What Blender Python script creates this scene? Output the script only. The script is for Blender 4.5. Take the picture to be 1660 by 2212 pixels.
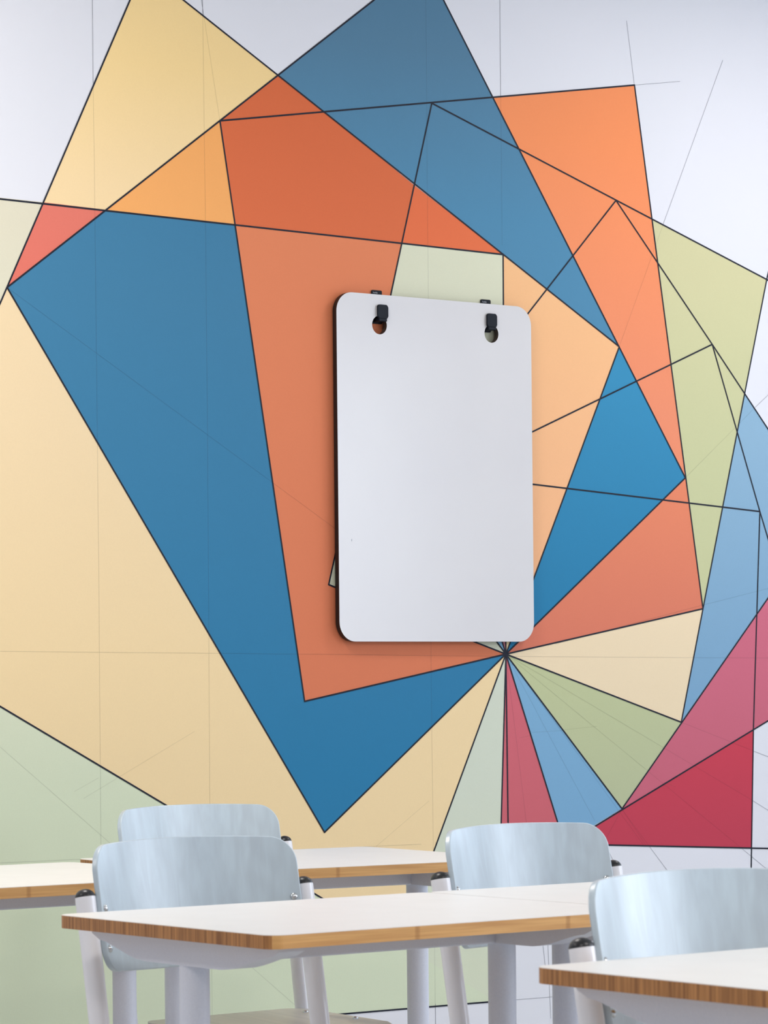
import bpy, bmesh, math, random
from mathutils import Vector, Matrix

# ------------------------------------------------------------------ scene, camera, light, exposure
for o in list(bpy.data.objects):
    bpy.data.objects.remove(o)
S = bpy.context.scene
COL = S.collection
random.seed(4)
S.view_settings.view_transform = 'Standard'
S.view_settings.look = 'None'
S.view_settings.gamma = 1.0
S.view_settings.use_curve_mapping = False
S.view_settings.exposure = 0.33

FWD = Vector((math.cos(math.radians(52.6)), math.sin(math.radians(52.6)), 0))
RGT = Vector((FWD.y, -FWD.x, 0))
UP = Vector((0, 0, 1))
cx = (RGT - 0.01 * UP).normalized()
cy = (UP + 0.01 * RGT).normalized()
cam_d = bpy.data.cameras.new('camera')
cam = bpy.data.objects.new('camera', cam_d)
COL.objects.link(cam)
M = Matrix((cx, cy, -FWD)).transposed().to_4x4()
M.translation = Vector((0, 0, 1.155))
cam.matrix_world = M
cam_d.sensor_fit = 'VERTICAL'
cam_d.sensor_height = 36
cam_d.sensor_width = 27
cam_d.lens = 6810 / 2212 * 36
cam_d.shift_y = 375 / 2212
cam_d.clip_start = 0.05
cam_d.dof.use_dof = True
cam_d.dof.focus_distance = 8.9
cam_d.dof.aperture_fstop = 18
S.camera = cam

world = bpy.data.worlds.new('sky')
S.world = world
world.use_nodes = True
bg = world.node_tree.nodes['Background']
bg.inputs['Color'].default_value = (0.62, 0.78, 1.0, 1)
bg.inputs['Strength'].default_value = 1.0


def area(name, loc, target, sx, sy, energy, color):
    d = bpy.data.lights.new(name, 'AREA')
    d.shape = 'RECTANGLE'
    d.size, d.size_y = sx, sy
    d.energy = energy
    d.color = color
    o = bpy.data.objects.new(name, d)
    COL.objects.link(o)
    o.location = loc
    o.rotation_euler = (Vector(target) - Vector(loc)).to_track_quat('-Z', 'Y').to_euler()
    return o


# daylight entering through the windows of the right wall
WIN = [(-1.6, 0.2), (0.9, 2.7), (4.0, 6.5)]
for i, (y0, y1) in enumerate(WIN):
    area('daylight_%d' % i, (9.0, (y0 + y1) / 2, 1.95), (0, (y0 + y1) / 2, 1.7), y1 - y0, 1.9, (64, 64, 24)[i], (0.78, 0.87, 1.0))
# ceiling panels of the classroom
LAMPS = [(0.2, 1.2, 34), (3.65, 1.2, 34), (7.1, 1.2, 24), (0.2, 5.75, 24), (3.3, 5.75, 28), (6.85, 5.75, 14)]

# ------------------------------------------------------------------ helpers
def lin(c):
    c /= 255.0
    return c / 12.92 if c <= 0.04045 else ((c + 0.055) / 1.055) ** 2.4


def rgb(r, g, b):
    return (lin(r), lin(g), lin(b), 1)


def mat(name, col, rough=0.6, spec=0.5, metal=0.0, alpha=1.0, coat=0.0):
    m = bpy.data.materials.new(name)
    m.use_nodes = True
    p = m.node_tree.nodes['Principled BSDF']
    p.inputs['Base Color'].default_value = col
    p.inputs['Roughness'].default_value = rough
    p.inputs['Specular IOR Level'].default_value = spec
    p.inputs['Metallic'].default_value = metal
    p.inputs['Alpha'].default_value = alpha
    p.inputs['Coat Weight'].default_value = coat
    return m


def vary(m, col_a, col_b, scale=(8, 8, 8), detail=4.0, lo=0.3, hi=0.7, kind='noise', bump=0.0, dist=0.0):
    """two-tone procedural texture in object space, with optional bump"""
    nt = m.node_tree
    p = nt.nodes['Principled BSDF']
    tc = nt.nodes.new('ShaderNodeTexCoord')
    mp = nt.nodes.new('ShaderNodeMapping')
    mp.inputs['Scale'].default_value = scale
    nt.links.new(tc.outputs['Object'], mp.inputs['Vector'])
    if kind == 'noise':
        t = nt.nodes.new('ShaderNodeTexNoise')
        t.inputs['Scale'].default_value = 1.0
        t.inputs['Detail'].default_value = detail
        t.inputs['Distortion'].default_value = dist
    nt.links.new(mp.outputs[0], t.inputs['Vector'])
    r = nt.nodes.new('ShaderNodeValToRGB')
    r.color_ramp.elements[0].position = lo
    r.color_ramp.elements[1].position = hi
    r.color_ramp.elements[0].color = col_a
    r.color_ramp.elements[1].color = col_b
    nt.links.new(t.outputs[0], r.inputs[0])
    nt.links.new(r.outputs[0], p.inputs['Base Color'])
    if bump:
        b = nt.nodes.new('ShaderNodeBump')
        b.inputs['Strength'].default_value = bump
        b.inputs['Distance'].default_value = 0.001
        nt.links.new(t.outputs[0], b.inputs['Height'])
        nt.links.new(b.outputs[0], p.inputs['Normal'])
    return m, r, t


def obj(name, bm, mats, parent=None, smooth=False, loc=None):
    me = bpy.data.meshes.new(name)
    bmesh.ops.recalc_face_normals(bm, faces=bm.faces)
    bm.to_mesh(me)
    bm.free()
    for m in (mats if isinstance(mats, (list, tuple)) else [mats]):
        me.materials.append(m)
    if smooth:
        for p in me.polygons:
            p.use_smooth = True
        try:
            me.set_sharp_from_angle(angle=math.radians(35))
        except Exception:
            pass
    o = bpy.data.objects.new(name, me)
    COL.objects.link(o)
    if parent:
        o.parent = parent
    if loc:
        o.location = loc
    return o


def tag(o, label, cat, group=None):
    o['label'] = label
    o['category'] = cat
    if group:
        o['group'] = group
    return o


def thing(name, label, cat, loc, rz=0, group=None):
    o = bpy.data.objects.new(name, None)
    o.empty_display_size = 0.1
    COL.objects.link(o)
    o.location = loc
    o.rotation_euler = (0, 0, rz)
    return tag(o, label, cat, group)


def struct(name, bm, mats, smooth=False):
    o = obj(name, bm, mats, smooth=smooth)
    o['kind'] = 'structure'
    return o


def box(bm, x0, x1, y0, y1, z0, z1, bev=0.0, seg=2):
    r = bmesh.ops.create_cube(bm, size=1)
    vs = r['verts']
    for v in vs:
        v.co = Vector(((x0 + x1) / 2 + v.co.x * (x1 - x0), (y0 + y1) / 2 + v.co.y * (y1 - y0), (z0 + z1) / 2 + v.co.z * (z1 - z0)))
    if bev:
        es = list({e for v in vs for e in v.link_edges})
        bmesh.ops.bevel(bm, geom=es, offset=bev, segments=seg, affect='EDGES', profile=0.5)


def rrect(x0, x1, y0, y1, r, n=8):
    pts = []
    for (px, py, a) in ((x1 - r, y1 - r, 0), (x0 + r, y1 - r, 90), (x0 + r, y0 + r, 180), (x1 - r, y0 + r, 270)):
        for i in range(n + 1):
            t = math.radians(a + 90 * i / n)
            pts.append((px + r * math.cos(t), py + r * math.sin(t)))
    return pts


def prism(bm, pts, f, mat_side=0, mat_cap=0):
    """extrude outline; f(p, k) gives the 3-D point of outline point p at level k (0/1)"""
    a = [bm.verts.new(f(p, 0)) for p in pts]
    b = [bm.verts.new(f(p, 1)) for p in pts]
    fa = bm.faces.new(a)
    fb = bm.faces.new(list(reversed(b)))
    fa.material_index = fb.material_index = mat_cap
    n = len(pts)
    for i in range(n):
        q = bm.faces.new((a[i], b[i], b[(i + 1) % n], a[(i + 1) % n]))
        q.material_index = mat_side
    return fa, fb


def tube(bm, path, ra, rb=None, n=20, caps=True, side=Vector((1, 0, 0))):
    """sweep an ellipse (ra along side, rb across) down a path"""
    rb = rb or ra
    rings = []
    for i, p in enumerate(path):
        p = Vector(p)
        d = (Vector(path[min(i + 1, len(path) - 1)]) - Vector(path[max(i - 1, 0)])).normalized()
        s = (side - d * side.dot(d)).normalized()
        t = d.cross(s)
        rings.append([bm.verts.new(p + s * ra * math.cos(2 * math.pi * k / n) + t * rb * math.sin(2 * math.pi * k / n)) for k in range(n)])
    for i in range(len(rings) - 1):
        for k in range(n):
            bm.faces.new((rings[i][k], rings[i][(k + 1) % n], rings[i + 1][(k + 1) % n], rings[i + 1][k]))
    if caps:
        bm.faces.new(rings[0])
        bm.faces.new(list(reversed(rings[-1])))
    return rings


def dome(bm, c, axis, r, h, n=20, m=7, skirt=0.0, side=Vector((1, 0, 0)), rb=None):
    axis = Vector(axis).normalized()
    s = (side - axis * side.dot(axis)).normalized()
    t = axis.cross(s)
    rb = rb or r
    c = Vector(c)
    prev = None
    levels = ([(-skirt, 1.0)] if skirt else []) + [(h * math.sin(math.pi / 2 * i / m), math.cos(math.pi / 2 * i / m)) for i in range(m)]
    for (z, k) in levels:
        ring = [bm.verts.new(c + axis * z + s * r * k * math.cos(2 * math.pi * j / n) + t * rb * k * math.sin(2 * math.pi * j / n)) for j in range(n)]
        if prev:
            for j in range(n):
                bm.faces.new((prev[j], prev[(j + 1) % n], ring[(j + 1) % n], ring[j]))
        else:
            bm.faces.new(list(reversed(ring)))
        prev = ring
    top = bm.verts.new(c + axis * h)
    for j in range(n):
        bm.faces.new((prev[j], prev[(j + 1) % n], top))


def copy_tree(o, parent=None):
    c = o.copy()
    COL.objects.link(c)
    if parent:
        c.parent = parent
    for ch in list(o.children):
        copy_tree(ch, c)
    return c


# ------------------------------------------------------------------ room shell
YW = 7.05
X0, X1, YB, ZC = -2.2, 8.8, -3.0, 3.45
paint = mat('wall_paint', rgb(236, 236, 240), 0.55, 0.35)
vary(paint, rgb(226, 227, 233), rgb(229, 229, 235), (1.5, 1.5, 1.5), 2)
ceil_m = mat('ceiling_board', rgb(225, 225, 222), 0.9, 0.2)
vary(ceil_m, rgb(222, 222, 220), rgb(230, 230, 228), (60, 60, 60), 2)
floor_m = mat('linoleum', rgb(150, 152, 150), 0.4, 0.4)
vary(floor_m, rgb(180, 181, 180), rgb(204, 204, 200), (14, 14, 14), 6)
frame_m = mat('window_frame_paint', rgb(225, 226, 228), 0.4)

bm = bmesh.new(); box(bm, X0 - .2, X1 + .2, YW, YW + .2, 0, ZC); struct('wall_back', bm, paint)
bm = bmesh.new(); box(bm, X0 - .2, X0, YB, YW, 0, ZC); struct('wall_left', bm, paint)
bm = bmesh.new(); box(bm, X0 - .2, X1 + .2, YB - .2, YB, 0, ZC); struct('wall_front', bm, paint)
bm = bmesh.new(); box(bm, X0 - .2, X1 + .2, YB - .2, YW + .2, -.15, 0); struct('floor', bm, floor_m)
bm = bmesh.new(); box(bm, X0 - .2, X1 + .2, YB - .2, YW + .2, ZC, ZC + .15); struct('ceiling', bm, ceil_m)
bm = bmesh.new()
ys = [YB] + [v for w in WIN for v in w] + [YW]
for i in range(0, len(ys), 2):
    box(bm, X1, X1 + .2, ys[i], ys[i + 1], 0, ZC)
for (y0, y1) in WIN:
    box(bm, X1, X1 + .2, y0, y1, 0, 1.0)
    box(bm, X1, X1 + .2, y0, y1, 2.9, ZC)
struct('wall_right', bm, paint)
for i, (y0, y1) in enumerate(WIN):
    bm = bmesh.new()
    for (a, b, c, d) in ((y0, y0 + .06, 1.0, 2.9), (y1 - .06, y1, 1.0, 2.9), (y0 + .06, y1 - .06, 1.0, 1.06), (y0 + .06, y1 - .06, 2.84, 2.9), ((y0 + y1) / 2 - .03, (y0 + y1) / 2 + .03, 1.06, 2.84)):
        box(bm, X1 + .05, X1 + .12, a, b, c, d)
    struct('window_%d' % (i + 1), bm, frame_m)
bm = bmesh.new(); box(bm, X0, X1, YW - .015, YW, 0, .08, .004); struct('baseboard_back', bm, frame_m)

# ceiling lamps (recessed panels, their light is their own)
housing_m = mat('lamp_housing', rgb(235, 235, 235), 0.5)
diff_m = mat('lamp_diffuser', rgb(240, 240, 240), 0.5)
_p = diff_m.node_tree.nodes['Principled BSDF']
_p.inputs['Emission Color'].default_value = (1, .96, .9, 1)
_p.inputs['Emission Strength'].default_value = 3.0


def ceiling_lamp(x, y, energy, label):
    t = thing('ceiling_lamp', label, 'ceiling light', (x, y, ZC), 0, 'ceiling light panels')
    bm = bmesh.new()
    for (a, b, c, d) in ((-.32, .32, -.32, -.3), (-.32, .32, .3, .32), (-.32, -.3, -.3, .3), (.3, .32, -.3, .3)):
        box(bm, a, b, c, d, -.05, 0)
    obj('housing', bm, housing_m, t)
    bm = bmesh.new(); box(bm, -.3, .3, -.3, .3, -.03, -.02)
    obj('diffuser', bm, diff_m, t)
    area('lamp_light', (x, y, ZC - .06), (x, y, 0), .58, .58, energy, (1.0, .95, .91))


for (x, y, e) in LAMPS:
    ceiling_lamp(x, y, e, 'flat white square light panel on the ceiling')

# ------------------------------------------------------------------ mural printed on the back wall
INKS = {  # print tint as two stops (top, bottom), with some wall lighting baked in
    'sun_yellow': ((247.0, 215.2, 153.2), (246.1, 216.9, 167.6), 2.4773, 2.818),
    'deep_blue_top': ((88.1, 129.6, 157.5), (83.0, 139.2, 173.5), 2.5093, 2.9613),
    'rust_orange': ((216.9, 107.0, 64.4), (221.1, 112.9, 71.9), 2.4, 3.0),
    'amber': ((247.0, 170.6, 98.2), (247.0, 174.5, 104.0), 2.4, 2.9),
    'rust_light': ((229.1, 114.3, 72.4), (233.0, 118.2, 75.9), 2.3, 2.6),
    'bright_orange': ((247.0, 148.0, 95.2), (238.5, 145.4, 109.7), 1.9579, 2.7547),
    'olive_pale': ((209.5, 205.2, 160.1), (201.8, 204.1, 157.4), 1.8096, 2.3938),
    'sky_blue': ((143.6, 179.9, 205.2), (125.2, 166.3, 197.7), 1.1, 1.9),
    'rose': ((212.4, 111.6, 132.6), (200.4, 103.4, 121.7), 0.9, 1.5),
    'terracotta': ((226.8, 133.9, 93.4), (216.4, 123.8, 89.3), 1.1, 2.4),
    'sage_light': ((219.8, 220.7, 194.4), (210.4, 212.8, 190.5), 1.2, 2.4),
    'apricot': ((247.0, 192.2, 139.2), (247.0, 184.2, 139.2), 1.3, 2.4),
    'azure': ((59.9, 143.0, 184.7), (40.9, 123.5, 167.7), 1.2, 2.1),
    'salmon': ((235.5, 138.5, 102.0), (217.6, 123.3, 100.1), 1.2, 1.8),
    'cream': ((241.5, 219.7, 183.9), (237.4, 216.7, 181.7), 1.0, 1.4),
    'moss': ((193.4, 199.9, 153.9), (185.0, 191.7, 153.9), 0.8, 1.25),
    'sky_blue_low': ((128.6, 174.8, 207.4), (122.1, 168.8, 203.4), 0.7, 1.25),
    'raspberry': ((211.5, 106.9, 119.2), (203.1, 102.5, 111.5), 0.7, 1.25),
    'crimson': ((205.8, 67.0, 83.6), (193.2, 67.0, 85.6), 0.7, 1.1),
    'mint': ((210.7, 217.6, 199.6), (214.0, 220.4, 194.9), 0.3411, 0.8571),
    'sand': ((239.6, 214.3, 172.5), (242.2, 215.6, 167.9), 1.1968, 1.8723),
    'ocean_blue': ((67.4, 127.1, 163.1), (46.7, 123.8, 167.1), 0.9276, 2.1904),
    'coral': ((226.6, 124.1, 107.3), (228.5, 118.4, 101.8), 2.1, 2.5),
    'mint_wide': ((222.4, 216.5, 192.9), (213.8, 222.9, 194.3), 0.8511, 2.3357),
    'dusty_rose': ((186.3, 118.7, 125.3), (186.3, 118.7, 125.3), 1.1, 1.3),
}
ink_black = mat('mural_line_ink', rgb(30, 33, 46), 0.6, 0.2)
ink_hair = mat('mural_hair_ink', rgb(120, 122, 132), 0.6, 0.3)
ink_scuff = mat('mural_scuff', rgb(120, 100, 70), 0.6, 0.2, alpha=0.10)
ink_faint = mat('mural_faint_ink', rgb(60, 55, 60), 0.6, 0.2, alpha=0.16)
seam_m = mat('sheet_seam', rgb(70, 70, 75), 0.6, 0.2, alpha=0.20)


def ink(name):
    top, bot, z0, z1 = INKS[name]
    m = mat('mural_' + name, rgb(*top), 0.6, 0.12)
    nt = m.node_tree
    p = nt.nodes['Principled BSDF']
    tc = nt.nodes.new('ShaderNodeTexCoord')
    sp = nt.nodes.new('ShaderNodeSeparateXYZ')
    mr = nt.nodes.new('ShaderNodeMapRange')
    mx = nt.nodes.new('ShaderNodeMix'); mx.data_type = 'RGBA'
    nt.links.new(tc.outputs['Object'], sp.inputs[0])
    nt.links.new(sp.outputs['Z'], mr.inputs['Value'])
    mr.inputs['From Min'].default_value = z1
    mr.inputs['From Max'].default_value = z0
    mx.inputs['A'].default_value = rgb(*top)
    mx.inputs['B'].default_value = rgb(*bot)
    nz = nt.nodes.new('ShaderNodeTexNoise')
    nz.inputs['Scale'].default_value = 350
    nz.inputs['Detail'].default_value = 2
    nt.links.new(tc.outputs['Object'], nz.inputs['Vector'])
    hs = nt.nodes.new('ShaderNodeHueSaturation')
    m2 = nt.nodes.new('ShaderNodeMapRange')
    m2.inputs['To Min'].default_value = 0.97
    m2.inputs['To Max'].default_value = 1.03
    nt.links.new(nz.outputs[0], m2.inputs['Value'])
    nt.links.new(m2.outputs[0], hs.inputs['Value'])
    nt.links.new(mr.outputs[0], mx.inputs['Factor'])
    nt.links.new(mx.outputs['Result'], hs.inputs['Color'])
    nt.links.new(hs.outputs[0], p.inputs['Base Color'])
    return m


PANELS = [
    ('sun_yellow', [(4.6069, 3.0718), (5.0429, 2.8359), (4.8486, 2.6904), (4.4799, 2.4185), (4.2896, 2.4219)]),
    ('deep_blue_top', [(5.5581, 3.2168), (6.2874, 2.1605), (5.0429, 2.8359)]),
    ('rust_orange', [(5.0429, 2.8359), (5.2013, 2.7504), (4.8486, 2.6904)]),
    ('amber', [(4.8486, 2.6904), (4.8941, 2.4129), (4.4799, 2.4185)]),
    ('rust_orange', [(4.8486, 2.6904), (5.2013, 2.7504), (5.5156, 2.5749), (5.4702, 2.4058), (4.8941, 2.4129)]),
    ('rust_light', [(5.5156, 2.5749), (5.8404, 2.4022), (5.4702, 2.4058)]),
    ('bright_orange', [(5.8081, 2.8529), (6.3591, 2.9498), (6.5508, 1.7774)]),
    ('olive_pale', [(6.423, 2.5534), (6.9031, 2.4058), (6.6183, 1.3798)]),
    ('sky_blue', [(6.8029, 2.0457), (7.1483, 1.6769), (6.5236, 1.035)]),
    ('rose', [(6.28, 0.7801), (6.9502, 1.4744), (7.0932, 1.1196)]),
    ('terracotta', [(4.8941, 2.4129), (5.4702, 2.4058), (5.1994, 1.4369), (5.8359, 1.2428), (5.1128, 1.1137)]),
    ('sage_light', [(5.4702, 2.4058), (5.8404, 2.4022), (5.8359, 1.2428), (5.1994, 1.4369)]),
    ('apricot', [(5.8404, 2.4022), (6.2874, 2.1605), (5.8359, 1.2428)]),
    ('azure', [(6.2874, 2.1605), (6.5508, 1.7774), (5.8359, 1.2428)]),
    ('salmon', [(6.5508, 1.7774), (6.6183, 1.3798), (5.8359, 1.2428)]),
    ('cream', [(6.6183, 1.3798), (6.5236, 1.035), (5.8359, 1.2428)]),
    ('moss', [(6.5236, 1.035), (6.28, 0.7801), (5.8359, 1.2428)]),
    ('sky_blue_low', [(5.8359, 1.2428), (6.28, 0.7801), (6.0513, 0.6852)]),
    ('raspberry', [(5.8359, 1.2428), (6.0513, 0.6852), (5.8373, 0.6827), (5.8086, 0.6838)]),
    ('crimson', [(6.28, 0.7801), (6.8261, 1.0076), (6.8131, 0.6417), (6.0566, 0.683)]),
    ('mint', [(5.8359, 1.2428), (5.8086, 0.6838), (5.7864, 0.2389), (5.4361, 0.4237)]),
    ('sand', [(5.8359, 1.2428), (5.1765, 0.7496), (4.1771, 2.1924), (3.7501, 1.3209), (5.4361, 0.4237)]),
    ('ocean_blue', [(4.1771, 2.1924), (4.4799, 2.4185), (4.8941, 2.4129), (5.1128, 1.1137), (5.8359, 1.2428), (5.1765, 0.7496)]),
    ('coral', [(4.2896, 2.4219), (4.4799, 2.4185), (4.1771, 2.1924)]),
    ('mint_wide', [(3.2617, 2.4284), (4.2896, 2.4219), (3.7501, 1.3209), (5.4361, 0.4237), (5.7864, 0.2389), (3.2384, 0.2521)]),
]
WEDGES = [
    ('sky_blue_low', [(5.8359, 1.2428), (5.7294, 1.3537), (5.7929, 1.354)]),
    ('dusty_rose', [(5.8359, 1.2428), (5.7929, 1.354), (5.8363, 1.3543)]),
    ('sand', [(5.8359, 1.2428), (5.8363, 1.3543), (5.8909, 1.3546)]),
]
INK_LINES = [
    ((4.6069, 3.0718), (3.75, 1.3208)),
    ((4.6069, 3.0718), (6.2874, 2.1605)),
    ((5.5581, 3.2168), (4.1771, 2.1924)),
    ((5.5581, 3.2168), (6.5508, 1.7774)),
    ((3.2617, 2.4284), (5.8404, 2.4022)),
    ((4.8486, 2.6904), (6.3591, 2.9498)),
    ((4.8486, 2.6904), (5.1128, 1.1137)),
    ((5.5822, 2.8146), (5.1994, 1.4369)),
    ((5.1994, 1.4369), (5.8359, 1.2428)),
    ((5.5822, 2.8146), (6.913, 2.4014)),
    ((6.2803, 2.597), (5.4964, 1.7856)),
    ((6.2803, 2.597), (6.668, 2.1894)),
    ((6.668, 2.1894), (7.1483, 1.6769)),
    ((6.668, 2.1894), (5.513, 1.7146)),
    ((6.668, 2.1894), (6.8632, 1.6827)),
    ((6.8632, 1.6827), (7.0932, 1.1196)),
    ((6.8632, 1.6827), (5.5136, 1.7651)),
    ((6.8632, 1.6827), (6.8261, 1.0076)),
    ((6.8261, 1.0076), (6.8051, 0.4161)),
    ((6.3591, 2.9498), (6.6183, 1.3798)),
    ((6.9114, 2.4308), (6.9031, 2.4058)),
    ((6.9031, 2.4058), (6.6183, 1.3798)),
    ((6.6183, 1.3798), (6.5236, 1.035)),
    ((7.1483, 1.6769), (6.28, 0.7801)),
    ((7.0932, 1.1196), (6.0566, 0.683)),
    ((5.8404, 2.4022), (5.8359, 1.2428)),
    ((5.8359, 1.2428), (5.8379, 0.7297)),
    ((5.8379, 0.7297), (5.8391, 0.6826)),
    ((5.8359, 1.2428), (5.7864, 0.2389)),
    ((6.2874, 2.1605), (5.8359, 1.2428)),
    ((5.8359, 1.2428), (5.4361, 0.4237)),
    ((6.5508, 1.7774), (5.8359, 1.2428)),
    ((5.8359, 1.2428), (5.1765, 0.7496)),
    ((6.6183, 1.3798), (5.8359, 1.2428)),
    ((5.8359, 1.2428), (5.1128, 1.1137)),
    ((6.5236, 1.035), (5.8359, 1.2428)),
    ((6.28, 0.7801), (5.8359, 1.2428)),
    ((5.8359, 1.2428), (5.5036, 1.5888)),
    ((5.8359, 1.2428), (6.0513, 0.6852)),
    ((5.8359, 1.2428), (5.7005, 1.5931)),
    ((4.1771, 2.1924), (5.1765, 0.7496)),
    ((3.7501, 1.3209), (5.4361, 0.4237)),
    ((6.0566, 0.683), (7.005, 0.6313)),
    ((3.2384, 0.2521), (5.7864, 0.2389)),
]
HAIR_LINES = [
    ((6.3301, 3.1394), (6.3591, 2.9498)),
    ((6.3591, 2.9498), (6.5461, 2.9812)),
    ((6.7248, 3.066), (6.4699, 2.5404)),
    ((4.7913, 3.0171), (4.7991, 2.9705)),
    ((4.4456, 3.041), (4.445, 2.7484)),
    ((4.7952, 3.0863), (4.7961, 2.9726)),
    ((5.838, 3.2214), (5.8377, 2.86)),
    ((5.563, 0.2477), (5.5631, 0.1264)),
    ((6.8478, 2.0048), (6.9852, 2.1051)),
    ((6.2196, 0.6636), (6.3745, 0.4252)),
    ((6.3896, 0.6625), (6.6292, 0.4114)),
    ((6.7745, 0.6404), (7.0433, 0.4679)),
    ((6.8291, 0.9403), (6.9684, 0.8984)),
    ((6.8191, 0.7888), (6.9658, 0.718)),
    ((5.7864, 0.2389), (6.1192, 0.2365)),
    ((5.9638, 0.4068), (5.98, 0.2839)),
    ((5.9837, 0.4328), (5.9927, 0.1745)),
]
FAINT_LINES = [
    ((4.7991, 2.9705), (4.8486, 2.6904)),
    ((4.1771, 2.1924), (5.2285, 1.5906)),
    ((4.1428, 1.007), (5.1681, 0.2006)),
    ((6.4699, 2.5404), (6.2874, 2.1605)),
    ((6.5508, 1.7774), (6.8478, 2.0048)),
    ((5.8359, 1.2428), (6.3896, 0.6625)),
    ((5.8359, 1.2428), (6.7698, 0.6434)),
    ((5.8359, 1.2428), (6.8191, 0.7888)),
    ((5.8359, 1.2428), (6.364, 0.6691)),
    ((5.8359, 1.2428), (5.9098, 0.7338)),
    ((5.8359, 1.2428), (6.1714, 0.7479)),
    ((6.5236, 1.035), (6.8291, 0.9403)),
    ((6.6185, 1.3911), (6.9762, 1.4602)),
    ((6.025, 1.2723), (6.6185, 1.3911)),
    ((6.28, 0.7801), (6.1977, 0.6686)),
    ((6.28, 0.7801), (6.3733, 0.6687)),
]
SCUFFS = [
    ((5.3566, 0.7041), (5.5468, 0.8258)),
    ((4.3929, 0.8666), (4.7457, 1.0368)),
    ((4.3647, 0.8856), (4.4407, 0.92)),
    ((5.9328, 1.0142), (6.0485, 1.0177)),
    ((6.0485, 1.019), (6.1842, 1.0278)),
    ((5.8834, 0.9988), (5.9239, 1.0049)),
    ((6.4528, 0.8544), (6.4981, 0.8391)),
]
SHEET_SEAMS = [
    [(4.446, 3.0777), (4.4447, 2.9678), (4.4469, 2.2366), (4.4473, 1.4197), (4.4455, 0.7127), (4.4439, 0.213)],
    [(4.7956, 3.1239), (4.7958, 3.0114), (4.798, 2.3864), (4.798, 1.8237), (4.7935, 0.886), (4.7941, 0.1859)],
    [(5.5631, 3.2253), (5.5641, 3.1068), (5.5624, 2.3154), (5.5591, 1.1286), (5.5623, 0.1264)],
    [(5.8377, 3.2616), (5.8378, 3.1407), (5.8373, 2.4288)],
    [(4.0638, 1.2538), (4.1457, 1.2531), (5.1176, 1.2441), (5.8358, 1.2361), (7.0133, 1.2275)],
    [(4.0576, 0.7084), (4.1394, 0.7085), (5.5168, 0.7037)],
]
HUB = (5.8359, 1.2428)


names = []
for n, _ in PANELS + WEDGES:
    if n not in names:
        names.append(n)
mural_mats = [ink(n) for n in names] + [ink_black, ink_hair, ink_faint, seam_m, ink_scuff]
I_BLACK, I_HAIR, I_FAINT, I_SEAM = range(len(names), len(names) + 4)
bm = bmesh.new()


def flat(pts, y, idx):
    f = bm.faces.new([bm.verts.new((x, y, z)) for x, z in pts])
    f.material_index = idx


def stroke(a, b, w, y, idx, ext=0.0):
    a, b = Vector(a), Vector(b)
    d = (b - a).normalized()
    n = Vector((-d.y, d.x)) * w / 2
    a, b = a - d * ext, b + d * ext
    flat([a + n, b + n, b - n, a - n], y, idx)


# the ink films lie fractions of a millimetre over the paint
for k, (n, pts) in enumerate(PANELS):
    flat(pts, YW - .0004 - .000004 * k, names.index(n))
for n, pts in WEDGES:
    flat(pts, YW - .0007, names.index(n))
for a, b in FAINT_LINES:
    stroke(a, b, .0016, YW - .0009, I_FAINT)
for a, b in SCUFFS:
    stroke(a, b, .0022, YW - .0009, I_SEAM + 1)
for a, b in HAIR_LINES:
    stroke(a, b, .0009, YW - .0009, I_HAIR)
for s in SHEET_SEAMS:
    for a, b in zip(s[:-1], s[1:]):
        stroke(a, b, .0014, YW - .0010, I_SEAM)
for k, (a, b) in enumerate(INK_LINES):
    stroke(a, b, .0046, YW - .0012 - .000003 * k, I_BLACK, ext=.0012)
flat([(HUB[0] + .0065 * math.cos(i * math.pi / 8), HUB[1] + .0065 * math.sin(i * math.pi / 8)) for i in range(16)], YW - .0014, I_BLACK)
mural = obj('wall_mural', bm, mural_mats)
for p in mural.data.polygons:
    if p.normal.y > 0:
        p.flip()
tag(mural, 'huge mural of overlapping coloured squares with dark outlines fanning across the wall', 'mural')

# ------------------------------------------------------------------ whiteboard on two hooks
board_face = mat('whiteboard_enamel', rgb(232, 232, 236), 0.22, 0.5)
vary(board_face, rgb(213, 211, 213), rgb(217, 215, 216), (3, 3, 3), 3)
board_edge = mat('whiteboard_black_edge', rgb(14, 14, 16), 0.5)
hole_rim = mat('whiteboard_hole_rim', rgb(70, 58, 52), 0.6)
BX0, BX1, BZ0, BZ1 = 5.217, 5.9225, 1.2785, 2.2515
BYF, BYB = 7.024, 7.042
wb = thing('whiteboard', 'white rounded rectangular board with two finger holes hanging on the mural', 'whiteboard', ((BX0 + BX1) / 2, BYB, BZ0))
wbl = Vector(wb.location)
HOLES = [(5.367, 2.166), (5.773, 2.166)]
bm = bmesh.new()
outer = rrect(BX0, BX1, BZ0, BZ1, .055, 12)
NH = 32
yl = {0: BYF - wbl.y, 1: BYB - wbl.y}


def bv(x, z, k):
    return bm.verts.new((x - wbl.x, yl[k], z - wbl.z))


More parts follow.
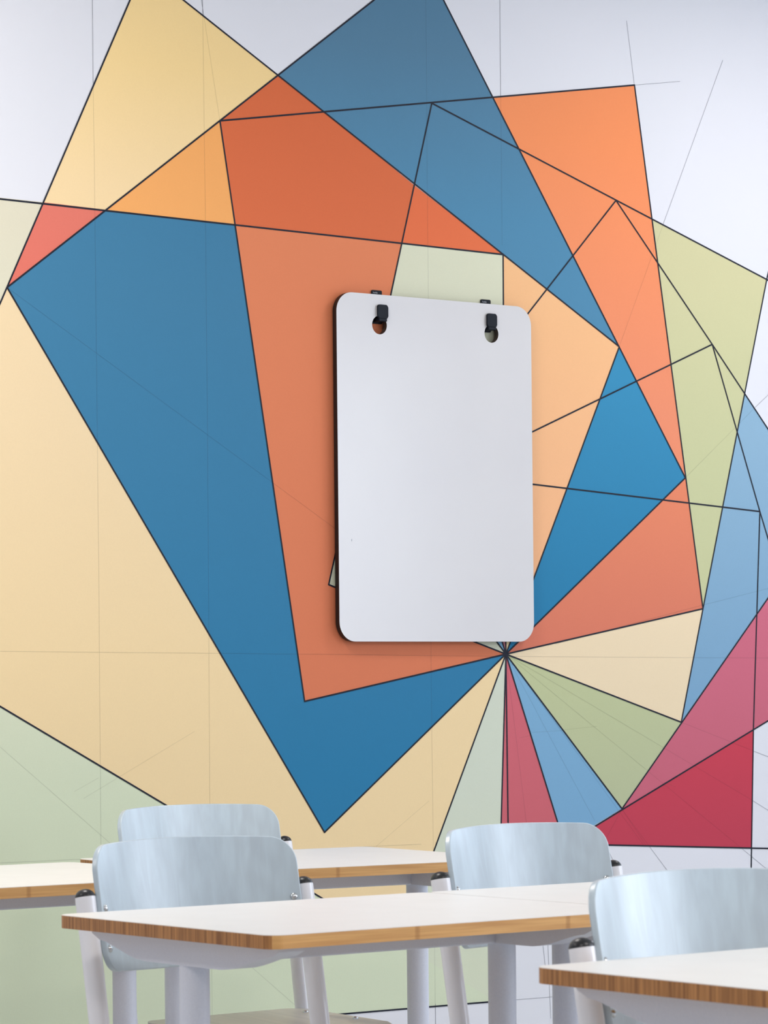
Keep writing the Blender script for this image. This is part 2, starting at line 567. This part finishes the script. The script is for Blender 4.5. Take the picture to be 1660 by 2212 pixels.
loops = {0: [], 1: []}
for k in (0, 1):
    loops[k].append([bv(x, z, k) for x, z in outer])
    for hx, hz in HOLES:
        loops[k].append([bv(hx + .026 * math.cos(2 * math.pi * i / NH), hz + .026 * math.sin(2 * math.pi * i / NH), k) for i in range(NH)])
for k in (0, 1):
    es = []
    for lp in loops[k]:
        for i in range(len(lp)):
            es.append(bm.edges.new((lp[i], lp[(i + 1) % len(lp)])))
    r = bmesh.ops.triangle_fill(bm, use_beauty=True, edges=es)
    for g in r['geom']:
        if isinstance(g, bmesh.types.BMFace):
            g.material_index = 0 if k == 0 else 1
for j in range(3):
    a, b = loops[0][j], loops[1][j]
    for i in range(len(a)):
        f = bm.faces.new((a[i], a[(i + 1) % len(a)], b[(i + 1) % len(a)], b[i]))
        f.material_index = 1 if j == 0 else 2
panel = obj('board_panel', bm, [board_face, board_edge, hole_rim], wb)
bm = bmesh.new()
stroke_pts = [(-.0012, 0), (.0004, -.004), (.0012, .001), (.0002, .0045)]
prism(bm, stroke_pts, lambda p, k: Vector((5.2618 + p[0] - wbl.x, BYF - .0003 * (1 - k) - wbl.y, 1.5605 + p[1] - wbl.z)))
obj('pen_mark', bm, mat('pen_mark', rgb(150, 152, 165), .6), wb)

hook_m = mat('hook_plastic', rgb(17, 22, 32), 0.55, 0.2)
letter_m = mat('hook_lettering', rgb(190, 195, 205), 0.6)


def board_hook(x, label):
    t = thing('board_hook', label, 'hook', (x, YW, 2.18), 0, None)
    z0 = 2.18
    bm = bmesh.new()
    prism(bm, rrect(-.018, .018, 2.172 - z0, 2.2665 - z0, .004, 5), lambda p, k: Vector((p[0], -.0015 if k else -.005, p[1])))
    obj('wall_plate', bm, hook_m, t)
    bm = bmesh.new()
    box(bm, -.014, .014, -.034, -.004, 2.176 - z0, 2.187 - z0, .002)
    obj('arm', bm, hook_m, t)
    bm = bmesh.new()
    prism(bm, rrect(-.018, .018, 2.184 - z0, 2.223 - z0, .0065, 7), lambda p, k: Vector((p[0], -.0285 if k else -.034, p[1])))
    bmesh.ops.bevel(bm, geom=[e for e in bm.edges if abs(e.verts[0].co.y - e.verts[1].co.y) < 1e-6 and e.verts[0].co.y < -.033], offset=.0015, segments=2, affect='EDGES')
    obj('lip', bm, hook_m, t, smooth=True)
    c = bpy.data.curves.new('lettering', 'FONT')
    c.body = 'hushly'
    c.size = .0062
    c.extrude = .0002
    tmp = bpy.data.objects.new('tmp_text', c)
    COL.objects.link(tmp)
    bpy.context.view_layer.update()
    me = bpy.data.meshes.new_from_object(tmp.evaluated_get(bpy.context.evaluated_depsgraph_get()))
    bpy.data.objects.remove(tmp)
    me.materials.clear(); me.materials.append(letter_m)
    L = bpy.data.objects.new('lettering', me)
    COL.objects.link(L)
    L.parent = t
    L.location = (-.0135, -.0054, 2.2575 - z0)
    L.rotation_euler = (math.pi / 2, 0, 0)
    L['label'] = 'tiny pale lettering'
    return t


board_hook(5.3748, 'small black plastic hook holding the left hole of the white board, against orange')
board_hook(5.7705, 'small black plastic hook holding the right hole of the white board, against pale green')

# ------------------------------------------------------------------ materials of furniture
lam_m = mat('white_laminate', rgb(238, 234, 230), 0.38, 0.4)
vary(lam_m, rgb(234, 233, 230), rgb(237, 236, 233), (12, 12, 12), 3)
metal_m = mat('grey_powder_coat', rgb(196, 197, 210), 0.35, 0.5)
vary(metal_m, rgb(214, 218, 231), rgb(219, 223, 235), (300, 300, 300), 2, bump=.03)
chair_metal = mat('chair_powder_coat', rgb(236, 236, 241), 0.28, 0.6, coat=0.3)
black_pl = mat('black_plastic', rgb(22, 22, 26), 0.35, 0.5)
steel = mat('bolt_steel', rgb(200, 203, 206), 0.2, 0.5, metal=1.0)
foot_pl = mat('grey_glide', rgb(90, 92, 96), 0.6)


def bamboo():
    m = mat('bamboo_core', rgb(200, 145, 90), 0.45, 0.35)
    nt = m.node_tree
    p = nt.nodes['Principled BSDF']
    N = nt.nodes.new
    tc = N('ShaderNodeTexCoord')
    # long grain on the front and back edges
    mp = N('ShaderNodeMapping'); mp.inputs['Scale'].default_value = (6, 4, 220)
    n1 = N('ShaderNodeTexNoise'); n1.inputs['Scale'].default_value = 1; n1.inputs['Detail'].default_value = 5
    r1 = N('ShaderNodeValToRGB')
    r1.color_ramp.elements[0].position = .3; r1.color_ramp.elements[0].color = rgb(200, 146, 88)
    r1.color_ramp.elements[1].position = .7; r1.color_ramp.elements[1].color = rgb(226, 175, 112)
    # growth nodes: narrow darker bands now and then along x
    w = N('ShaderNodeTexWave'); w.wave_type = 'BANDS'; w.bands_direction = 'X'
    w.inputs['Scale'].default_value = .924; w.inputs['Distortion'].default_value = .6; w.inputs['Detail'].default_value = 2
    w.inputs['Phase Offset'].default_value = 5.49
    rw = N('ShaderNodeValToRGB')
    rw.color_ramp.elements[0].position = .9975; rw.color_ramp.elements[0].color = (1, 1, 1, 1)
    rw.color_ramp.elements[1].position = 1.0; rw.color_ramp.elements[1].color = (.74, .68, .62, 1)
    mul = N('ShaderNodeMix'); mul.data_type = 'RGBA'; mul.blend_type = 'MULTIPLY'; mul.inputs['Factor'].default_value = 1
    # end grain: upright strips
    mp2 = N('ShaderNodeMapping'); mp2.inputs['Scale'].default_value = (3, 190, 5)
    n2 = N('ShaderNodeTexNoise'); n2.inputs['Scale'].default_value = 1; n2.inputs['Detail'].default_value = 3
    r2 = N('ShaderNodeValToRGB')
    r2.color_ramp.elements[0].position = .32; r2.color_ramp.elements[0].color = rgb(134, 88, 50)
    r2.color_ramp.elements[1].position = .68; r2.color_ramp.elements[1].color = rgb(192, 136, 82)
    g = N('ShaderNodeNewGeometry')
    vt = N('ShaderNodeVectorTransform'); vt.vector_type = 'NORMAL'; vt.convert_from = 'WORLD'; vt.convert_to = 'OBJECT'
    sp = N('ShaderNodeSeparateXYZ')
    ab = N('ShaderNodeMath'); ab.operation = 'ABSOLUTE'
    gt = N('ShaderNodeMath'); gt.operation = 'GREATER_THAN'; gt.inputs[1].default_value = .72
    mx = N('ShaderNodeMix'); mx.data_type = 'RGBA'
    Lk = nt.links.new
    Lk(tc.outputs['Object'], mp.inputs[0]); Lk(mp.outputs[0], n1.inputs[0]); Lk(n1.outputs[0], r1.inputs[0])
    Lk(tc.outputs['Object'], w.inputs[0]); Lk(w.outputs[1], rw.inputs[0])
    Lk(r1.outputs[0], mul.inputs['A']); Lk(rw.outputs[0], mul.inputs['B'])
    Lk(tc.outputs['Object'], mp2.inputs[0]); Lk(mp2.outputs[0], n2.inputs[0]); Lk(n2.outputs[0], r2.inputs[0])
    Lk(g.outputs['Normal'], vt.inputs[0]); Lk(vt.outputs[0], sp.inputs[0]); Lk(sp.outputs[0], ab.inputs[0]); Lk(ab.outputs[0], gt.inputs[0])
    Lk(gt.outputs[0], mx.inputs['Factor']); Lk(mul.outputs['Result'], mx.inputs['A']); Lk(r2.outputs[0], mx.inputs['B'])
    Lk(mx.outputs['Result'], p.inputs['Base Color'])
    return m


bamboo_m = bamboo()


def chair_wood():
    m = mat('pale_blue_stained_ply', rgb(176, 196, 206), 0.36, 0.6, coat=0.8)
    p = m.node_tree.nodes['Principled BSDF']
    p.inputs['Coat Roughness'].default_value = 0.3
    nt = m.node_tree
    N = nt.nodes.new
    tc = N('ShaderNodeTexCoord')
    mp = N('ShaderNodeMapping'); mp.inputs['Scale'].default_value = (48, 48, 3.2)
    n = N('ShaderNodeTexNoise'); n.inputs['Scale'].default_value = 1; n.inputs['Detail'].default_value = 5; n.inputs['Distortion'].default_value = .5
    # broad cathedral figure
    mp2 = N('ShaderNodeMapping'); mp2.inputs['Scale'].default_value = (9, 9, 2.4); mp2.inputs['Location'].default_value = (.3, 0, .4)
    n2 = N('ShaderNodeTexNoise'); n2.inputs['Scale'].default_value = 1; n2.inputs['Detail'].default_value = 1
    sn = N('ShaderNodeMath'); sn.operation = 'MULTIPLY'; sn.inputs[1].default_value = 46
    si = N('ShaderNodeMath'); si.operation = 'SINE'
    ad = N('ShaderNodeMath'); ad.operation = 'MULTIPLY_ADD'; ad.inputs[1].default_value = .07
    r = N('ShaderNodeValToRGB')
    r.color_ramp.elements[0].position = .3; r.color_ramp.elements[0].color = rgb(178, 192, 202)
    r.color_ramp.elements[1].position = .7; r.color_ramp.elements[1].color = rgb(189, 205, 215)
    Lk = nt.links.new
    Lk(tc.outputs['Object'], mp.inputs[0]); Lk(mp.outputs[0], n.inputs[0])
    Lk(tc.outputs['Object'], mp2.inputs[0]); Lk(mp2.outputs[0], n2.inputs[0])
    Lk(n2.outputs[0], sn.inputs[0]); Lk(sn.outputs[0], si.inputs[0]); Lk(si.outputs[0], ad.inputs[0]); Lk(n.outputs[0], ad.inputs[2])
    Lk(ad.outputs[0], r.inputs[0]); Lk(r.outputs[0], p.inputs['Base Color'])
    return m


wood_m = chair_wood()
seat_m = mat('seat_ply', rgb(190, 198, 196), 0.35, 0.5)
vary(seat_m, rgb(204, 204, 196), rgb(220, 218, 208), (40, 4, 4), 4)

# ------------------------------------------------------------------ desk
TW, TD, TH = .842, .665, .75


def make_desk(label):
    t = thing('school_desk', label, 'desk', (0, 0, 0), 0, 'white topped school desks')
    # origin: centre of the desk on the floor
    bm = bmesh.new()
    fa, fb = prism(bm, rrect(-TW / 2, TW / 2, -TD / 2, TD / 2, .028, 8), lambda p, k: Vector((p[0], p[1], TH - .0235 if k else TH - .0012)))
    obj('bamboo_core', bm, bamboo_m, t, smooth=True)
    bm = bmesh.new()
    prism(bm, rrect(-TW / 2 + .0006, TW / 2 - .0006, -TD / 2 + .0006, TD / 2 - .0006, .0275, 8), lambda p, k: Vector((p[0], p[1], TH - .0012 if k else TH)))
    obj('laminate_surface', bm, lam_m, t)
    XC = TW / 2 - .077
    YC = .004
    for s in (-1, 1):
        # shaped side arm under the top: shallow at the ends, deep in the middle
        half = TD / 2 - .045
        prof = []
        for i in range(25):
            u = -1 + 2 * i / 24
            y = YC + u * half
            d = .020 + .030 * (0.5 + 0.5 * math.cos(math.pi * max(0, min(1, (abs(u) - .38) / .55)))) ** .8
            if abs(u) > .96:
                d = .010
            prof.append((y, TH - .0235 - d))
        outline = [(YC - half, TH - .0235)] + prof + [(YC + half, TH - .0235)]
        bm = bmesh.new()
        prism(bm, outline, lambda p, k: Vector((s * XC + (.0268 if k else -.0268), p[0], p[1])))
        obj('support_arm', bm, metal_m, t, smooth=True)
        bm = bmesh.new()
        tube(bm, [(s * XC, YC, TH - .045), (s * XC, YC, .05)], .0262, n=32)
        obj('leg', bm, metal_m, t, smooth=True)
        bm = bmesh.new()
        tube(bm, [(s * XC, YC - .30, .034), (s * XC, YC - .28, .045), (s * XC, YC, .05), (s * XC, YC + .24, .045), (s * XC, YC + .27, .034)], .026, .016, n=20)
        f = obj('foot_rail', bm, metal_m, t, smooth=True)
        for yy in (-.27, .24):
            bm = bmesh.new()
            tube(bm, [(s * XC, YC + yy, 0), (s * XC, YC + yy, .032)], .018, n=18)
            obj('glide', bm, foot_pl, f, smooth=True)
    bm = bmesh.new()
    box(bm, XC + .018, XC + .034, YC - .010, YC + .010, TH - .072, TH - .056, .002)
    obj('end_plug', bm, black_pl, t)
    bm = bmesh.new()
    box(bm, -XC, XC, YC - .014, YC + .014, TH - .074, TH - .0235, .003)
    obj('crossbeam', bm, metal_m, t)
    return t


def place(o, x, y, rz=0, z=0):
    o.location = (x, y, z)
    o.rotation_euler = (0, 0, math.radians(rz))
    return o


D = [  # x, y of the near-left corner, depth factor, label
    (2.966, 4.189, 1.005, 'white school desk in the middle with its front left corner towards the viewer'),
    (3.8105, 4.189, 1.005, 'white school desk joined to the middle desk along its right side'),
    (2.912, 2.803, 1, 'white school desk at the bottom right corner, nearest to the viewer'),
    (3.050, 5.595, 1.075, 'white school desk at the far left edge of the back row'),
]
desk = make_desk(D[0][3])
for i, (x, y, sy, lab) in enumerate(D):
    d = desk if i == 0 else copy_tree(desk)
    d['label'] = lab
    place(d, x + TW / 2, y + TD * sy / 2)
    d.scale = (1, sy, 1)
d = copy_tree(desk)
d['label'] = 'white school desk in the back row, just below the pointed tip of the blue shape'
place(d, 4.329, 5.995, -5, .002)
d.scale = (.96, 1.075, 1)

# ------------------------------------------------------------------ chair (front is -y, origin on the floor between the uprights)
def make_chair(label):
    t = thing('school_chair', label, 'chair', (0, 0, 0), 0, 'pale blue school chairs')
    HW = .2585
    ZR = .765
    up = [(0.0, ZR), (-.012, .70), (-.027, .62), (-.048, .50), (-.066, .38), (-.084, .26), (-.102, .14), (-.114, .05)]
    for s in (-1, 1):
        bm = bmesh.new()
        tube(bm, [(s * HW, y, z) for y, z in up], .0188, .0205, n=28)
        # bevel cut of the top: drop the outer rim slightly
        u = obj('upright', bm, chair_metal, t, smooth=True)
        bm = bmesh.new()
        dome(bm, (s * HW, .0005, ZR), (0, .18, 1), .0185, .0155, n=24, skirt=.003, rb=.020)
        obj('end_cap', bm, black_pl, u, smooth=True)
        # foot runner on the floor and a bracket under the seat
        bm = bmesh.new()
        tube(bm, [(s * HW, -.46, .022), (s * HW, -.43, .030), (s * HW, -.10, .034), (s * HW, .09, .030), (s * HW, .12, .022)], .0165, .014, n=18)
        fr = obj('foot_runner', bm, chair_metal, t, smooth=True)
        for yy in (-.42, .08):
            bm = bmesh.new()
            tube(bm, [(s * HW, yy, 0), (s * HW, yy, .020)], .014, n=16)
            obj('glide', bm, foot_pl, fr, smooth=True)
        bm = bmesh.new()
        tube(bm, [(s * HW, -.066, .330), (s * (HW - .03), -.11, .330), (s * (HW - .045), -.20, .330), (s * (HW - .045), -.40, .330)], .012, .012, n=16, side=Vector((0, 0, 1)))
        obj('seat_bracket', bm, chair_metal, t, smooth=True)
    bm = bmesh.new()
    tube(bm, [(-HW, -.07, .320), (HW, -.07, .320)], .012, n=16, side=Vector((0, 0, 1)))
    obj('crossbar', bm, chair_metal, t, smooth=True)
    # bent backrest shell
    NX, NZ = 40, 22
    HB, ZB0, ZB1, R = .2435, .625, .858, .048
    th = .0115
    LEAN = .19

    def centre(u, v):
        # u,v in -1..1 mapped onto a rounded rectangle, then bent
        x, z = u * HB, v * (ZB1 - ZB0) / 2
        hz = (ZB1 - ZB0) / 2
        return x, z, hz

    def surf(x, zz, off):
        z = (ZB0 + ZB1) / 2 + zz
        Rb = .405
        a = x / Rb
        arch = .007 * (1 - (x / HB) ** 2) * (1 if zz > 0 else -1) * abs(zz) / .1165
        y = -.030 - (Rb - Rb * math.cos(a)) + .075 + LEAN * (z - .70)
        bx = Rb * math.sin(a) * 1.045
        n = Vector((-math.sin(a), math.cos(a), -LEAN)).normalized()
        # n points backwards (away from the sitter)
        return Vector((bx, y, z + arch)) + Vector((-n.x * -1 * -1, n.y, n.z)) * off if False else Vector((bx, y, z + arch)) + Vector((math.sin(a), math.cos(a), -LEAN)).normalized() * off

    hz = (ZB1 - ZB0) / 2
    grid = {}
    bm = bmesh.new()

    def sq2rr(u, v):
        # keep interior regular, pull the border corners onto the radius
        x, z = u * HB, v * hz
        ax, az = abs(x), abs(z)
        ccx, ccz = HB - R, hz - R
        if ax > ccx and az > ccz:
            dx, dz = (ax - ccx) / R, (az - ccz) / R
            m = max(dx, dz)
            l = math.hypot(dx, dz)
            dx, dz = dx / l * m, dz / l * m
            ax, az = ccx + dx * R, ccz + dz * R
        return math.copysign(ax, x), math.copysign(az, z)

    us = [-HB + R * i / 8 for i in range(8)] + [-(HB - R) + 2 * (HB - R) * i / 24 for i in range(25)] + [HB - R + R * (i + 1) / 8 for i in range(8)]
    vs_ = [-hz + R * i / 8 for i in range(8)] + [-(hz - R) + 2 * (hz - R) * i / 8 for i in range(9)] + [hz - R + R * (i + 1) / 8 for i in range(8)]
    rows = {0: [], 1: []}
    for k, off in ((0, -th / 2), (1, th / 2)):
        for zz in vs_:
            row = []
            for xx in us:
                x, z = sq2rr(xx / HB, zz / hz)
                row.append(bm.verts.new(surf(x, z, off)))
            rows[k].append(row)
    nv, nu = len(vs_), len(us)
    for k in (0, 1):
        for j in range(nv - 1):
            for i in range(nu - 1):
                q = (rows[k][j][i], rows[k][j][i + 1], rows[k][j + 1][i + 1], rows[k][j + 1][i])
                bm.faces.new(q if k == 0 else tuple(reversed(q)))
    border = [(0, i) for i in range(nu)] + [(j, nu - 1) for j in range(1, nv)] + [(nv - 1, i) for i in range(nu - 2, -1, -1)] + [(j, 0) for j in range(nv - 2, 0, -1)]
    for (a, b) in zip(border, border[1:] + border[:1]):
        bm.faces.new((rows[0][a[0]][a[1]], rows[0][b[0]][b[1]], rows[1][b[0]][b[1]], rows[1][a[0]][a[1]]))
    br = obj('backrest', bm, wood_m, t, smooth=True)
    mod = br.modifiers.new('edge_round', 'BEVEL')
    mod.width = .0022; mod.segments = 3; mod.limit_method = 'ANGLE'; mod.angle_limit = math.radians(50)
    for s in (-1, 1):
        for zz in (.742, .668):
            xb = .2265
            ang = math.asin(min(.99, xb / 1.045 / .405))
            p = surf(s * .405 * ang, zz - (ZB0 + ZB1) / 2, -th / 2)
            nrm = -Vector((math.sin(s * ang), math.cos(s * ang), -LEAN)).normalized()
            bm = bmesh.new()
            dome(bm, p, nrm, .0075, .0052, n=20, m=6, skirt=.004)
            obj('bolt', bm, steel, br, smooth=True)
    # seat shell
    bm = bmesh.new()
    pts = rrect(-.235, .235, -.50, -.07, .06, 8)

    def seat_z(x, y):
        return .357 - .016 * max(0, 1 - (x / .2) ** 2) * max(0, 1 - ((y + .24) / .2) ** 2) - (.5 * max(0, -.40 - y)) ** 1.3

    prism(bm, pts, lambda p, k: Vector((p[0], p[1], seat_z(p[0], p[1]) - (.012 if k else 0))))
    st = obj('seat', bm, seat_m, t, smooth=True)
    for s in (-1, 1):
        for yy in (-.16, -.36):
            bm = bmesh.new()
            dome(bm, (s * .20, yy, .3565), (0, 0, 1), .007, .003, n=16, m=5, skirt=.004)
            obj('screw', bm, steel, st, smooth=True)
    return t


chair = make_chair('pale blue chair at the far side of the middle desk, largest on the left')
place(chair, 3.391, 5.033, 2)
c = copy_tree(chair); c['label'] = 'pale blue chair in the back row, partly hidden behind the left front chair'
place(c, 4.345, 6.435, 1)
c = copy_tree(chair); c['label'] = 'pale blue chair behind the seam of the two middle desks, below the red wedges'
place(c, 4.187, 4.99, 6.5)
c = copy_tree(chair); c['label'] = 'pale blue chair at the right edge, standing behind the nearest desk'
place(c, 3.313, 3.535, 3)
bpy.context.view_layer.update()
